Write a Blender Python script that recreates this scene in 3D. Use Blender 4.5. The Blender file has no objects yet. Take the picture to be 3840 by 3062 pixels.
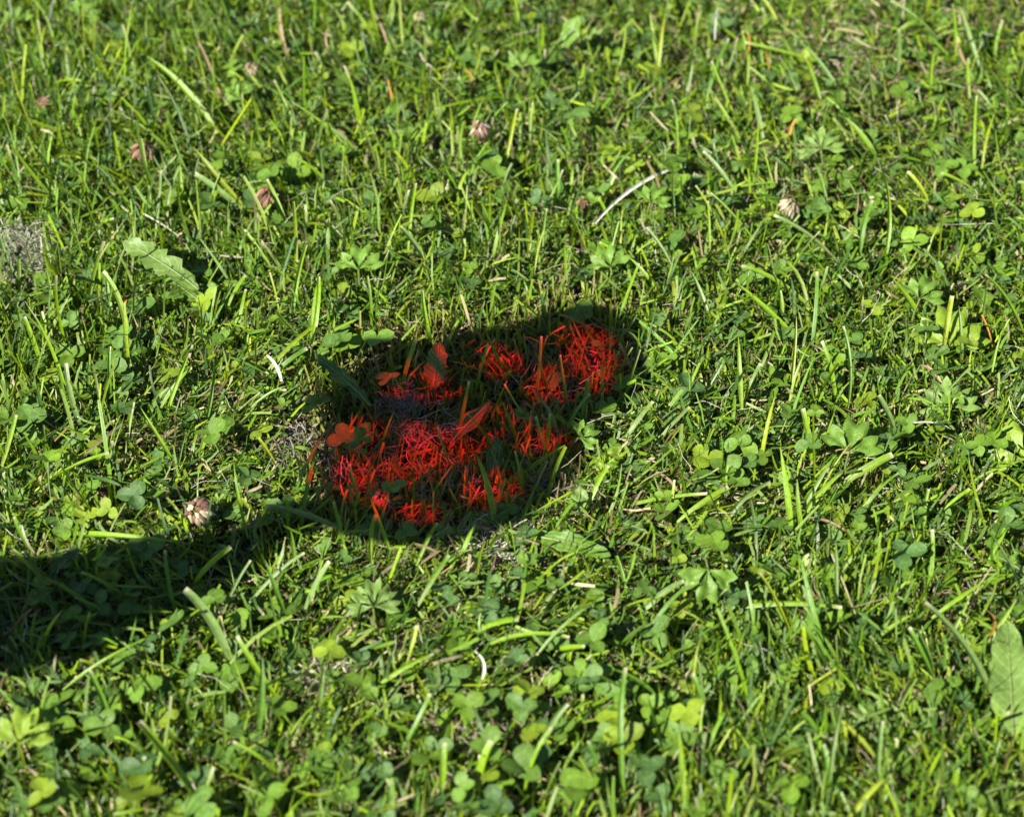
import bpy, math, random
import numpy as np
from mathutils import Vector

random.seed(7); np.random.seed(7)
rng = np.random.default_rng(11)
scene = bpy.context.scene
col = scene.collection
R = math.radians

# ------------------------------------------------------------------ camera
PW, PH = 3840.0, 3062.0
LENS = 80.0
FPX = LENS / 36.0 * PW
PITCH = R(45.0)
DIST = 1.31
CAM = np.array([0.0, -DIST * math.cos(PITCH), DIST * math.sin(PITCH) + 0.01])
FWD = np.array([0.0, math.cos(PITCH), -math.sin(PITCH)])
UPV = np.array([0.0, math.sin(PITCH), math.cos(PITCH)])
RGT = np.array([1.0, 0.0, 0.0])
cd = bpy.data.cameras.new('camera'); cam = bpy.data.objects.new('camera', cd); col.objects.link(cam)
cam.location = CAM; cam.rotation_euler = (math.pi / 2 - PITCH, 0, 0)
cd.lens = LENS; cd.sensor_width = 36.0; cd.sensor_fit = 'HORIZONTAL'
cd.clip_start = 0.02; cd.clip_end = 400.0
cd.dof.use_dof = True; cd.dof.focus_distance = DIST - 0.005; cd.dof.aperture_fstop = 6.3
scene.camera = cam

# ------------------------------------------------------------------ sky, sun, exposure
SUN_EL = R(41.0); SUN_AZ = R(38.0)            # direction the light travels: right and away
SD = np.array([math.cos(SUN_EL) * math.cos(SUN_AZ), math.cos(SUN_EL) * math.sin(SUN_AZ), -math.sin(SUN_EL)])
world = bpy.data.worlds.new('World'); scene.world = world; world.use_nodes = True
wn = world.node_tree.nodes; wl = world.node_tree.links
bg = wn['Background']; sky = wn.new('ShaderNodeTexSky'); sky.sky_type = 'NISHITA'; sky.sun_disc = False; sky.dust_density = 0.2; sky.altitude = 2200
sky.sun_elevation = SUN_EL; sky.sun_rotation = math.atan2(-SD[0], -SD[1])
wl.new(sky.outputs[0], bg.inputs[0]); bg.inputs[1].default_value = 0.05
sl = bpy.data.lights.new('sun', 'SUN'); sl.energy = 5.0; sl.angle = R(0.53); sl.color = (1.0, 0.955, 0.88)
sun = bpy.data.objects.new('sun', sl); col.objects.link(sun)
sun.rotation_euler = Vector(SD).to_track_quat('-Z', 'Y').to_euler(); sun.location = (-3, -2, 4)
scene.view_settings.view_transform = 'Standard'; scene.view_settings.look = 'None'
scene.view_settings.exposure = 1.8; scene.view_settings.gamma = 1.0
scene.view_settings.use_curve_mapping = False

# ------------------------------------------------------------------ pixel helpers
def P(x, y, z=0.0):
    """photo pixel -> the point at height z above the ground plane on that line of sight"""
    d = FWD + RGT * ((x - PW / 2) / FPX) - UPV * ((y - PH / 2) / FPX)
    s = (z - CAM[2]) / d[2]
    return CAM + d * s
def to_px(p):
    q = p - CAM
    dep = q @ FWD
    return np.stack([PW / 2 + FPX * (q @ RGT) / dep, PH / 2 - FPX * (q @ UPV) / dep], -1)
MM = 1.0 / 6.62 / 1000.0                       # metres per photo pixel at the focus distance
def inpoly(pts, poly):
    x, y = pts[:, 0], pts[:, 1]; res = np.zeros(len(pts), bool); n = len(poly); j = n - 1
    for i in range(n):
        xi, yi = poly[i]; xj, yj = poly[j]
        c = ((yi > y) != (yj > y)) & (x < (xj - xi) * (y - yi) / (yj - yi + 1e-9) + xi)
        res ^= c; j = i
    return res

PATCH_OUT = [(1135,1450),(1270,1340),(1400,1270),(1520,1275),(1650,1215),(1800,1205),(1930,1170),(2060,1135),(2170,1130),(2290,1140),(2360,1190),(2385,1290),
             (2400,1400),(2340,1500),(2210,1560),(2170,1660),(2130,1750),(2050,1860),(1920,1960),(1770,2015),(1560,2045),
             (1340,2025),(1190,1970),(1115,1830),(1105,1650),(1115,1540)]
PC = P(1740, 1580)

# ------------------------------------------------------------------ ground height
def gz(x, y):
    z = 0.003 * np.sin(11 * x + 1.3) * np.cos(9 * y + 0.4) + 0.0022 * np.sin(27 * x - 14 * y) + 0.0012 * np.cos(41 * y + 23 * x)
    z = z * np.exp(-((x / 2.5) ** 2 + (y / 2.5) ** 2))
    dx = (x - PC[0]) / 0.085; dy = (y - PC[1]) / 0.065
    return z - 0.016 * np.exp(-(dx * dx + dy * dy))

# ------------------------------------------------------------------ materials
def new_mat(name):
    m = bpy.data.materials.new(name); m.use_nodes = True
    nt = m.node_tree; nt.nodes.clear()
    return m, nt, nt.nodes, nt.links
def math_node(N, L, op, a, b=None, c=None, clamp=False):
    n = N.new('ShaderNodeMath'); n.operation = op; n.use_clamp = clamp
    for i, v in enumerate((a, b, c)):
        if v is None: continue
        if isinstance(v, (int, float)): n.inputs[i].default_value = v
        else: L.new(v, n.inputs[i])
    return n.outputs[0]
def mixc(N, L, fac, a, b, mode='MIX'):
    n = N.new('ShaderNodeMix'); n.data_type = 'RGBA'; n.blend_type = mode
    if isinstance(fac, (int, float)): n.inputs[0].default_value = fac
    else: L.new(fac, n.inputs[0])
    for i, v in ((6, a), (7, b)):
        if isinstance(v, tuple): n.inputs[i].default_value = (*v, 1)
        else: L.new(v, n.inputs[i])
    return n.outputs[2]
def leaf_material(name, kind, rough=0.42, trans=0.32, spec=0.5):
    m, nt, N, L = new_mat(name)
    out = N.new('ShaderNodeOutputMaterial')
    at = N.new('ShaderNodeAttribute'); at.attribute_name = 'Col'
    uv = N.new('ShaderNodeAttribute'); uv.attribute_name = 'uvw'
    oi = N.new('ShaderNodeObjectInfo')
    base = mixc(N, L, 1.0, at.outputs['Color'], oi.outputs['Color'], 'MULTIPLY')
    sep = N.new('ShaderNodeSeparateXYZ'); L.new(uv.outputs['Vector'], sep.inputs[0])
    u, v, w = sep.outputs
    au = math_node(N, L, 'ABSOLUTE', u)
    geo = N.new('ShaderNodeNewGeometry')
    nz = N.new('ShaderNodeTexNoise'); nz.inputs['Scale'].default_value = 420.0; nz.inputs['Detail'].default_value = 3.0
    L.new(geo.outputs['Position'], nz.inputs['Vector'])
    tone = math_node(N, L, 'MULTIPLY_ADD', nz.outputs[0], 0.9, 0.55)
    bump_h = None
    if kind == 'blade':
        st = math_node(N, L, 'SINE', math_node(N, L, 'MULTIPLY', u, 17.0))
        tone = math_node(N, L, 'MULTIPLY_ADD', st, 0.10, tone)
        bump_h = st
    elif kind == 'clover':
        e = math_node(N, L, 'SUBTRACT', math_node(N, L, 'MULTIPLY_ADD', au, 0.34, v), 0.66)
        band = math_node(N, L, 'SUBTRACT', 1.0, math_node(N, L, 'MULTIPLY', math_node(N, L, 'ABSOLUTE', e), 11.0), clamp=True)
        band = math_node(N, L, 'MULTIPLY', band, math_node(N, L, 'MULTIPLY', nz.outputs[0], 0.42))
        base = mixc(N, L, band, base, (0.20, 0.29, 0.08))
        rib = math_node(N, L, 'SUBTRACT', 1.0, math_node(N, L, 'MULTIPLY', au, 14.0), clamp=True)
        base = mixc(N, L, math_node(N, L, 'MULTIPLY', rib, 0.35), base, (0.2, 0.3, 0.1))
        vs = math_node(N, L, 'SINE', math_node(N, L, 'MULTIPLY', math_node(N, L, 'MULTIPLY_ADD', au, -0.45, v), 62.0))
        tone = math_node(N, L, 'MULTIPLY_ADD', vs, 0.07, tone)
        bump_h = vs
    elif kind == 'broad':
        vs = math_node(N, L, 'SINE', math_node(N, L, 'MULTIPLY', math_node(N, L, 'MULTIPLY_ADD', au, -0.16, v), 60.0))
        vs = math_node(N, L, 'POWER', math_node(N, L, 'MULTIPLY_ADD', vs, 0.5, 0.5), 6.0)
        base = mixc(N, L, math_node(N, L, 'MULTIPLY', vs, 0.22), base, (0.28, 0.36, 0.14))
        bump_h = vs
    elif kind == 'plantain':
        vs = math_node(N, L, 'COSINE', math_node(N, L, 'MULTIPLY', u, 15.0))
        vs = math_node(N, L, 'POWER', math_node(N, L, 'MULTIPLY_ADD', vs, 0.5, 0.5), 5.0)
        base = mixc(N, L, math_node(N, L, 'MULTIPLY', vs, 0.2), base, (0.26, 0.36, 0.12))
        bump_h = vs
    tn = N.new('ShaderNodeCombineColor')
    for i in range(3): L.new(tone, tn.inputs[i])
    base = mixc(N, L, 1.0, base, tn.outputs[0], 'MULTIPLY')
    pb = N.new('ShaderNodeBsdfPrincipled'); L.new(base, pb.inputs['Base Color'])
    pb.inputs['Roughness'].default_value = rough; pb.inputs['Specular IOR Level'].default_value = spec
    bp = N.new('ShaderNodeBump'); bp.inputs['Strength'].default_value = 0.35; bp.inputs['Distance'].default_value = 0.0002
    L.new(nz.outputs[0] if bump_h is None else bump_h, bp.inputs['Height']); L.new(bp.outputs[0], pb.inputs['Normal'])
    if trans > 0:
        tr = N.new('ShaderNodeBsdfTranslucent')
        tc = mixc(N, L, 1.0, base, (1.55, 1.35, 0.45), 'MULTIPLY'); L.new(tc, tr.inputs['Color'])
        mx = N.new('ShaderNodeMixShader'); mx.inputs[0].default_value = trans
        L.new(pb.outputs[0], mx.inputs[1]); L.new(tr.outputs[0], mx.inputs[2]); L.new(mx.outputs[0], out.inputs[0])
    else:
        L.new(pb.outputs[0], out.inputs[0])
    return m
M_BLADE = leaf_material('grass_blade_skin', 'blade', 0.36, 0.40, 0.36)
M_CLOVER = leaf_material('clover_skin', 'clover', 0.5, 0.32, 0.3)
M_BROAD = leaf_material('broad_leaf_skin', 'broad', 0.5, 0.3, 0.3)
M_PLANT = leaf_material('plantain_skin', 'plantain', 0.5, 0.28, 0.3)
M_DRY = leaf_material('dry_plant_matter', 'dry', 0.75, 0.15, 0.25)
M_ROOT = leaf_material('root_fibre', 'dry', 0.7, 0.0, 0.3)

def ground_material():
    m, nt, N, L = new_mat('soil_and_thatch')
    out = N.new('ShaderNodeOutputMaterial'); pb = N.new('ShaderNodeBsdfPrincipled')
    geo = N.new('ShaderNodeNewGeometry')
    n1 = N.new('ShaderNodeTexNoise'); n1.inputs['Scale'].default_value = 260; n1.inputs['Detail'].default_value = 6
    n2 = N.new('ShaderNodeTexNoise'); n2.inputs['Scale'].default_value = 38; n2.inputs['Detail'].default_value = 4
    for n in (n1, n2): L.new(geo.outputs['Position'], n.inputs['Vector'])
    r1 = N.new('ShaderNodeValToRGB'); L.new(n1.outputs[0], r1.inputs[0])
    r1.color_ramp.elements[0].position = 0.3; r1.color_ramp.elements[0].color = (0.008, 0.006, 0.004, 1)
    r1.color_ramp.elements[1].position = 0.75; r1.color_ramp.elements[1].color = (0.06, 0.042, 0.025, 1)
    green = mixc(N, L, n2.outputs[0], (0.02, 0.05, 0.010), (0.055, 0.10, 0.02))
    ln = N.new('ShaderNodeVectorMath'); ln.operation = 'LENGTH'; L.new(geo.outputs['Position'], ln.inputs[0])
    far = N.new('ShaderNodeMapRange'); far.inputs[1].default_value = 0.75; far.inputs[2].default_value = 1.4
    L.new(ln.outputs['Value'], far.inputs[0])
    c = mixc(N, L, far.outputs[0], r1.outputs[0], green)
    L.new(c, pb.inputs['Base Color']); pb.inputs['Roughness'].default_value = 0.95; pb.inputs['Specular IOR Level'].default_value = 0.15
    bp = N.new('ShaderNodeBump'); bp.inputs['Strength'].default_value = 0.8; bp.inputs['Distance'].default_value = 0.002
    L.new(n1.outputs[0], bp.inputs['Height']); L.new(bp.outputs[0], pb.inputs['Normal']); L.new(pb.outputs[0], out.inputs[0])
    return m
M_SOIL = ground_material()
def simple(name, c, rough=0.5, metal=0.0):
    m, nt, N, L = new_mat(name); out = N.new('ShaderNodeOutputMaterial'); pb = N.new('ShaderNodeBsdfPrincipled')
    nz = N.new('ShaderNodeTexNoise'); nz.inputs['Scale'].default_value = 90
    g = N.new('ShaderNodeNewGeometry'); L.new(g.outputs['Position'], nz.inputs['Vector'])
    L.new(mixc(N, L, nz.outputs[0], tuple(k * 0.7 for k in c), tuple(min(1, k * 1.3) for k in c)), pb.inputs['Base Color'])
    pb.inputs['Roughness'].default_value = rough; pb.inputs['Metallic'].default_value = metal
    L.new(pb.outputs[0], out.inputs[0]); return m
M_IRON = simple('dark_iron', (0.03, 0.027, 0.025), 0.6, 0.6)
def red_glass():
    m, nt, N, L = new_mat('red_glass'); out = N.new('ShaderNodeOutputMaterial')
    t = N.new('ShaderNodeBsdfTransparent'); t.inputs[0].default_value = (1.0, 0.045, 0.02, 1)
    g = N.new('ShaderNodeBsdfGlossy'); g.inputs[0].default_value = (1, 1, 1, 1); g.inputs['Roughness'].default_value = 0.05
    mx = N.new('ShaderNodeMixShader'); mx.inputs[0].default_value = 0.02
    L.new(t.outputs[0], mx.inputs[1]); L.new(g.outputs[0], mx.inputs[2]); L.new(mx.outputs[0], out.inputs[0]); return m
M_RED = red_glass()

# ------------------------------------------------------------------ mesh helpers
class Acc:
    """collects quads (and triangles as degenerate-free polys) with a colour and a leaf coordinate for each vertex"""
    def __init__(s): s.v = []; s.f = []; s.c = []; s.u = []; s.n = 0
    def add(s, v, f, c, u):
        s.v.append(np.asarray(v, np.float32).reshape(-1, 3)); k = len(s.v[-1])
        s.f.append(np.asarray(f, np.int32).reshape(-1, 4) + s.n)
        s.c.append(np.broadcast_to(np.asarray(c, np.float32), (k, 3)) if np.ndim(c) == 1 else np.asarray(c, np.float32).reshape(-1, 3))
        s.u.append(np.asarray(u, np.float32).reshape(-1, 3)); s.n += k
    def mesh(s, name, mat, smooth=True, origin=None):
        v = np.concatenate(s.v); f = np.concatenate(s.f); c = np.concatenate(s.c); u = np.concatenate(s.u)
        if origin is not None: v = v - np.asarray(origin, np.float32)
        me = bpy.data.meshes.new(name)
        me.vertices.add(len(v)); me.vertices.foreach_set('co', v.astype(np.float32).ravel())
        me.loops.add(f.size); me.loops.foreach_set('vertex_index', f.ravel())
        me.polygons.add(len(f)); me.polygons.foreach_set('loop_start', np.arange(len(f), dtype=np.int32) * 4)
        me.polygons.foreach_set('loop_total', np.full(len(f), 4, np.int32))
        if smooth: me.polygons.foreach_set('use_smooth', np.ones(len(f), bool))
        a = me.attributes.new('Col', 'FLOAT_COLOR', 'POINT')
        a.data.foreach_set('color', np.concatenate([c, np.ones((len(c), 1), np.float32)], 1).astype(np.float32).ravel())
        b = me.attributes.new('uvw', 'FLOAT_VECTOR', 'POINT'); b.data.foreach_set('vector', u.astype(np.float32).ravel())
        me.materials.append(mat); me.update(calc_edges=True)
        return me
def link(name, data, parent=None, loc=None):
    o = bpy.data.objects.new(name, data); col.objects.link(o)
    if parent: o.parent = parent
    if loc is not None: o.location = loc
    return o
def tag(o, label, cat, group=None, kind=None):
    o['label'] = label; o['category'] = cat
    if group: o['group'] = group
    if kind: o['kind'] = kind
    return o
def empty(name, loc, label, cat, group=None):
    o = bpy.data.objects.new(name, None); col.objects.link(o); o.location = loc; o.empty_display_size = 0.005
    return tag(o, label, cat, group)

def grid_faces(rows, cols):
    i = np.arange(rows - 1)[:, None] * cols + np.arange(cols - 1)[None, :]
    return np.stack([i, i + 1, i + cols + 1, i + cols], -1).reshape(-1, 4)

def blades(acc, base, az, phi, bend, L, W, cb, ct, tipw, fold=0.35, roll=None, swirl=None, segs=4, across=3, tipcol=None, floor=True):
    n = len(base); t = np.linspace(0, 1, segs + 1)
    roll = np.zeros(n) if roll is None else roll
    swirl = np.zeros(n) if swirl is None else swirl
    ph = phi[:, None] - bend[:, None] * t[None, :]
    a = az[:, None] + swirl[:, None] * t[None, :]
    pm = (ph[:, 1:] + ph[:, :-1]) / 2; am = (a[:, 1:] + a[:, :-1]) / 2; ds = (L / segs)[:, None]
    z0 = np.zeros((n, 1))
    x = np.concatenate([z0, np.cumsum(np.cos(pm) * np.cos(am) * ds, 1)], 1) + base[:, :1]
    y = np.concatenate([z0, np.cumsum(np.cos(pm) * np.sin(am) * ds, 1)], 1) + base[:, 1:2]
    z = np.concatenate([z0, np.cumsum(np.sin(pm) * ds, 1)], 1) + base[:, 2:3]
    if floor: z = np.maximum(z, gz(x, y) + 0.0006 + 0.002 * t[None, :])
    S = np.stack([-np.sin(a), np.cos(a), np.zeros_like(a)], -1)
    Nn = np.stack([-np.cos(a) * np.sin(ph), -np.sin(a) * np.sin(ph), np.cos(ph)], -1)
    cr = np.cos(roll)[:, None, None]; sr = np.sin(roll)[:, None, None]
    S2 = S * cr + Nn * sr; N2 = Nn * cr - S * sr
    prof = (0.55 + 0.45 * np.minimum(1, t / 0.3))[None, :] * (1 - (1 - tipw)[:, None] * (t[None, :] ** 2.2))
    hw = (W / 2)[:, None] * prof
    j = np.linspace(-1, 1, across)
    pos = np.stack([x, y, z], -1)
    V = pos[:, :, None, :] + S2[:, :, None, :] * (hw[:, :, None] * j)[..., None] + N2[:, :, None, :] * (hw[:, :, None] * fold * (np.abs(j) - 0.5))[..., None]
    C = cb[:, None, :] * (1 - t)[None, :, None] + ct[:, None, :] * t[None, :, None]
    if tipcol is not None: C[:, -1, :] = tipcol
    C = np.repeat(C[:, :, None, :], across, 2)
    U = np.zeros((n, segs + 1, across, 3)); U[..., 0] = j; U[..., 1] = t[None, :, None]; U[..., 2] = rng.random((n, 1, 1))
    k = (segs + 1) * across
    F = grid_faces(segs + 1, across)[None] + (np.arange(n) * k)[:, None, None]
    acc.add(V, F, C.reshape(-1, 3), U)

def tube(acc, pts, rad, c, sides=3):
    pts = np.asarray(pts, float); n = len(pts)
    T = np.gradient(pts, axis=0); T /= np.linalg.norm(T, axis=1, keepdims=True) + 1e-12
    ref = np.array([0.3, 0.2, 0.93]); A = np.cross(T, ref); A /= np.linalg.norm(A, axis=1, keepdims=True) + 1e-9
    B = np.cross(T, A); rad = np.broadcast_to(np.asarray(rad, float), (n,))
    th = np.linspace(0, 2 * math.pi, sides, endpoint=False)
    V = pts[:, None, :] + rad[:, None, None] * (np.cos(th)[None, :, None] * A[:, None, :] + np.sin(th)[None, :, None] * B[:, None, :])
    i = np.arange(n - 1)[:, None] * sides; k = np.arange(sides)[None, :]; k2 = (k + 1) % sides
    F = np.stack([i + k, i + k2, i + sides + k2, i + sides + k], -1).reshape(-1, 4)
    U = np.zeros((n, sides, 3)); U[..., 1] = np.linspace(0, 1, n)[:, None]
    cc = np.asarray(c, float)
    if cc.ndim == 2: cc = np.repeat(cc[:, None, :], sides, 1).reshape(-1, 3)
    acc.add(V, F, cc, U)
def curl(start, az, el, length, wob, segs=7):
    p = np.array(start, float); pts = [p.copy()]; ds = length / segs
    for _ in range(segs):
        az += random.gauss(0, wob); el += random.gauss(0, wob * 0.7) - 0.06
        p = p + ds * np.array([math.cos(az) * math.cos(el), math.sin(az) * math.cos(el), math.sin(el)])
        g = float(gz(p[0], p[1])) + 0.0008
        if p[2] < g: p[2] = g; el = abs(el) * 0.4
        pts.append(p.copy())
    return np.array(pts)

# ------------------------------------------------------------------ colours (linear albedo)
PAL = np.array([[0.138, 0.222, 0.007], [0.092, 0.174, 0.008], [0.056, 0.122, 0.010], [0.042, 0.095, 0.018], [0.180, 0.250, 0.009], [0.122, 0.188, 0.034]])
TAN = np.array([[0.27, 0.225, 0.11], [0.18, 0.135, 0.065], [0.32, 0.28, 0.16], [0.12, 0.08, 0.04]])
CODE = {'b': (0.142, 0.245, 0.008), 'g': (0.080, 0.172, 0.012), 'd': (0.045, 0.115, 0.022), 'p': (0.125, 0.195, 0.050),
        'y': (0.205, 0.255, 0.010), 't': (0.20, 0.145, 0.08), 'w': (0.46, 0.45, 0.37), 'o': (0.30, 0.14, 0.025)}
def pick(n, w):
    w = np.array(w, float); c = PAL[rng.choice(len(PAL), n, p=w / w.sum())]
    return c * rng.uniform(0.75, 1.28, (n, 1)) * rng.uniform(0.92, 1.08, (n, 3))
def tans(n): return TAN[rng.integers(0, len(TAN), n)] * rng.uniform(0.7, 1.25, (n, 1))

# ------------------------------------------------------------------ ground sheet
def build_ground():
    a = Acc()
    xs = np.concatenate([[-60, -20, -6, -2.4], np.linspace(-1.2, 1.2, 121), [2.4, 6, 20, 60]])
    ys = np.concatenate([[-60, -20, -6, -2.4], np.linspace(-1.2, 1.5, 136), [2.6, 6, 20, 120]])
    X, Y = np.meshgrid(xs, ys); V = np.stack([X, Y, gz(X, Y)], -1)
    a.add(V, grid_faces(len(ys), len(xs)), (1, 1, 1), V)
    o = link('ground', a.mesh('ground', M_SOIL)); o['kind'] = 'structure'
build_ground()

# ------------------------------------------------------------------ direction field of the lawn (photo px -> preferred azimuth in degrees, order, upright elevation)
FIELD = np.array([  # x, y, azimuth, coherence, elevation, length factor
    (250, 250, 110, .6, 64, 1.5), (900, 550, 135, .65, 50, 1.35), (350, 1350, 105, .6, 64, 1.35), (700, 1700, 40, .35, 35, .9), (1900, 650, 105, .45, 55, 1.0),
    (1850, 1180, 92, .6, 64, 1.15), (2700, 450, 110, .45, 50, .95), (3300, 300, 120, .35, 42, .9), (3300, 1400, 70, .3, 48, .95), (2700, 1900, 45, .4, 38, .95),
    (1600, 2480, 32, .65, 28, 1.05), (500, 2250, 150, .3, 35, 1.2), (600, 2800, 120, .45, 48, 1.0), (2200, 2600, 60, .25, 35, .8), (3200, 2500, 108, .6, 58, 1.35),
    (2900, 2950, 95, .6, 62, 1.35), (1750, 1600, 90, .25, 55, .9), (3700, 2200, 60, .35, 45, 1.0), (1300, 2950, 70, .45, 45, 1.0)])
def field(px):
    d2 = ((px[:, None, :] - FIELD[None, :, :2]) ** 2).sum(-1) / 450.0 ** 2
    w = 1 / (d2 + 0.15) ** 1.6; w /= w.sum(1, keepdims=True)
    ca = (w * np.cos(np.radians(FIELD[:, 2]))).sum(1); sa = (w * np.sin(np.radians(FIELD[:, 2]))).sum(1)
    return np.arctan2(sa, ca), w @ FIELD[:, 3], np.radians(w @ FIELD[:, 4]), w @ FIELD[:, 5]
def dryness(px):
    z = 0
    for x, y, sx, sy, k in ((3150, 250, 700, 380, .16), (1650, 2100, 420, 90, .14), (2750, 1900, 500, 260, .06), (800, 1680, 380, 140, .10), (2050, 1830, 160, 120, .15)):
        z = z + k * np.exp(-((px[:, 0] - x) / sx) ** 2 - ((px[:, 1] - y) / sy) ** 2)
    return z
def noise2(x, y, s, ph=0.0):
    return (np.sin(x * s + 1.7 * np.sin(y * s * .7 + ph) + ph) * np.cos(y * s * 1.13 + 1.3 * np.sin(x * s * .6 + 2 * ph)) + 1) / 2
XR = (-0.72, 0.72); YR = (-0.55, 0.85)
def scatter(n_view, ring=0.22):
    """points over the lawn: full density in and close to the framed piece, thinner beyond"""
    area_v = 0.86 * 0.86; A = (XR[1] - XR[0]) * (YR[1] - YR[0])
    n = int(n_view * A / 0.62)
    x = rng.uniform(*XR, n); y = rng.uniform(*YR, n)
    p = np.stack([x, y, gz(x, y)], -1); q = to_px(p)
    inside = (q[:, 0] > -260) & (q[:, 0] < PW + 260) & (q[:, 1] > -260) & (q[:, 1] < PH + 330)
    keep = (inside | (rng.random(n) < ring)) & (((q[:, 0] - 40) / 150) ** 2 + ((q[:, 1] - 985) / 95) ** 2 > 1)
    return p[keep], q[keep]

def lay_grass():
    # -------- fine upright blades
    a = Acc()
    p, q = scatter(62000); n = len(p)
    patch = inpoly(q, PATCH_OUT)
    keep = (rng.random(n) < np.where(patch, 0.55, 1.0)) & (rng.random(n) < 0.40 + 0.75 * noise2(p[:, 0], p[:, 1], 75, 0.6))
    p, q, patch = p[keep], q[keep], patch[keep]; n = len(p)
    az0, coh, el, lf = field(q)
    az = np.where(rng.random(n) < coh, az0 + rng.normal(0, 0.5, n), rng.uniform(0, 2 * math.pi, n))
    L = np.clip(rng.gamma(6, 0.0027, n), 0.006, 0.036) * lf * np.where(patch, 0.85, 1)
    W = rng.uniform(0.0008, 0.0019, n)
    phi = np.clip(el + rng.normal(-0.12, 0.36, n), 0.06, 1.5); bend = rng.normal(0.55, 0.5, n)
    cb = pick(n, [3, 4, 4, 2.2, 2, 1.2]); ct = cb * rng.uniform(0.85, 1.3, (n, 1))
    pale = rng.random(n) < 0.25; cb[pale] = cb[pale] * 0.5 + np.array([0.17, 0.19, 0.08]) * 0.5
    dry = rng.random(n) < np.where(patch, 0.06, 0.035 + dryness(q)); k = dry.sum(); cb[dry] = tans(k); ct[dry] = cb[dry] * 1.1
    blades(a, p, az, phi, bend, L, W, cb, ct, rng.choice([0.7, 0.85, 0.1], n), 0.4, rng.normal(0, 0.7, n), rng.normal(0, 0.5, n), 3, 2)
    o = link('fine_grass', a.mesh('fine_grass', M_BLADE)); tag(o, 'dense short mown green grass blades covering the lawn', 'grass', kind='stuff')
    # -------- wider blades
    a = Acc()
    p, q = scatter(15500); n = len(p)
    patch = inpoly(q, PATCH_OUT)
    keep = (rng.random(n) < np.where(patch, 0.8, 1.0)) & (rng.random(n) < 0.35 + 0.8 * noise2(p[:, 0], p[:, 1], 52, 2.1))
    p, q, patch = p[keep], q[keep], patch[keep]; n = len(p)
    az0, coh, el, lf = field(q)
    az = np.where(rng.random(n) < coh, az0 + rng.normal(0, 0.45, n), rng.uniform(0, 2 * math.pi, n))
    L = np.clip(rng.gamma(5, 0.0047, n), 0.010, 0.055) * lf * np.where(patch, 0.8, 1)
    W = rng.uniform(0.0013, 0.0027, n)
    phi = np.clip(el + rng.normal(-0.2, 0.34, n), 0.05, 1.5); bend = rng.normal(0.5, 0.5, n)
    cb = pick(n, [4, 4, 3, 2.2, 2.2, 2]); ct = cb * rng.uniform(0.9, 1.25, (n, 1))
    pale = rng.random(n) < 0.3; cb[pale] = cb[pale] * 0.45 + np.array([0.18, 0.22, 0.06]) * 0.55
    dry = rng.random(n) < np.where(patch, 0.04, 0.010 + .35 * dryness(q)); k = dry.sum(); cb[dry] = tans(k); ct[dry] = cb[dry] * 1.1
    tc = ct * 1.0; fr = rng.random(n) < 0.16; tc[fr] = np.array([0.36, 0.33, 0.2])
    blades(a, p, az, phi, bend, L, W, cb, ct, rng.choice([0.65, 0.8, 0.08], n), 0.45, rng.normal(0, 0.6, n), rng.normal(0, 0.45, n), 5, 3, tipcol=tc)
    o = link('grass', a.mesh('grass', M_BLADE)); tag(o, 'broader green grass blades with cut tips standing through the lawn', 'grass', kind='stuff')
    # -------- thatch and clippings
    a = Acc()
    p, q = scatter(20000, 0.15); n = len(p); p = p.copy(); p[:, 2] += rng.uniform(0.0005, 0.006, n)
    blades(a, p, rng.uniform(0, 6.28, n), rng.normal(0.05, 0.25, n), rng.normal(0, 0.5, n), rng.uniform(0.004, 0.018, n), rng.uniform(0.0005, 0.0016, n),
           (c := tans(n) * np.where(inpoly(q, PATCH_OUT), .45, .75)[:, None]), c * 1.1, rng.uniform(0.2, 0.9, n), 0.3, rng.normal(0, 0.5, n), None, 2, 2)  # thatch colour darkened inside the patch to deepen its shade
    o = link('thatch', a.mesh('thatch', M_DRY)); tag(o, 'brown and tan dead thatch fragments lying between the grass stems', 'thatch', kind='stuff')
    a = Acc()
    p, q = scatter(17000, 0.15); n = len(p); patch = inpoly(q, PATCH_OUT); p = p[~patch]; q = q[~patch]; n = len(p)
    p = p.copy(); p[:, 2] += rng.uniform(0.005, 0.017, n)
    az0, coh, el, lf = field(q)
    az = np.where(rng.random(n) < 0.4, az0 + rng.normal(0, 0.6, n), rng.uniform(0, 6.28, n))
    c = pick(n, [3, 4, 3, 2, 1, 3]); dry = rng.random(n) < 0.05 + 1.0 * dryness(q); c[dry] = tans(dry.sum())
    blades(a, p, az, rng.normal(0.15, 0.3, n), rng.normal(0.1, 0.3, n), rng.uniform(0.005, 0.02, n), rng.uniform(0.0007, 0.0021, n), c, c * 1.1,
           rng.uniform(0.5, 0.95, n), 0.35, rng.normal(0, 0.8, n), rng.normal(0, .4, n), 3, 2, floor=False)
    o = link('grass_clippings', a.mesh('grass_clippings', M_BLADE)); tag(o, 'short cut grass clippings scattered on top of the lawn', 'clippings', kind='stuff')
lay_grass()

def lay_threads():
    a = Acc()
    for i in range(520):
        x, y = random.uniform(-0.4, 0.4), random.uniform(-0.32, 0.45)
        z = float(gz(x, y)) + random.uniform(0.006, 0.022)
        c = random.choice([(0.4, 0.36, 0.28), (0.5, 0.47, 0.4), (0.28, 0.21, 0.13)])
        tube(a, curl((x, y, z), random.uniform(0, 6.28), random.uniform(-.2, .7), random.uniform(0.006, 0.026), 0.22), random.uniform(0.00009, 0.00022), c)
    o = link('dry_fibres', a.mesh('dry_fibres', M_DRY)); tag(o, 'thin pale dry fibres caught among the grass blades', 'fibres', kind='stuff')
lay_threads()


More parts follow.
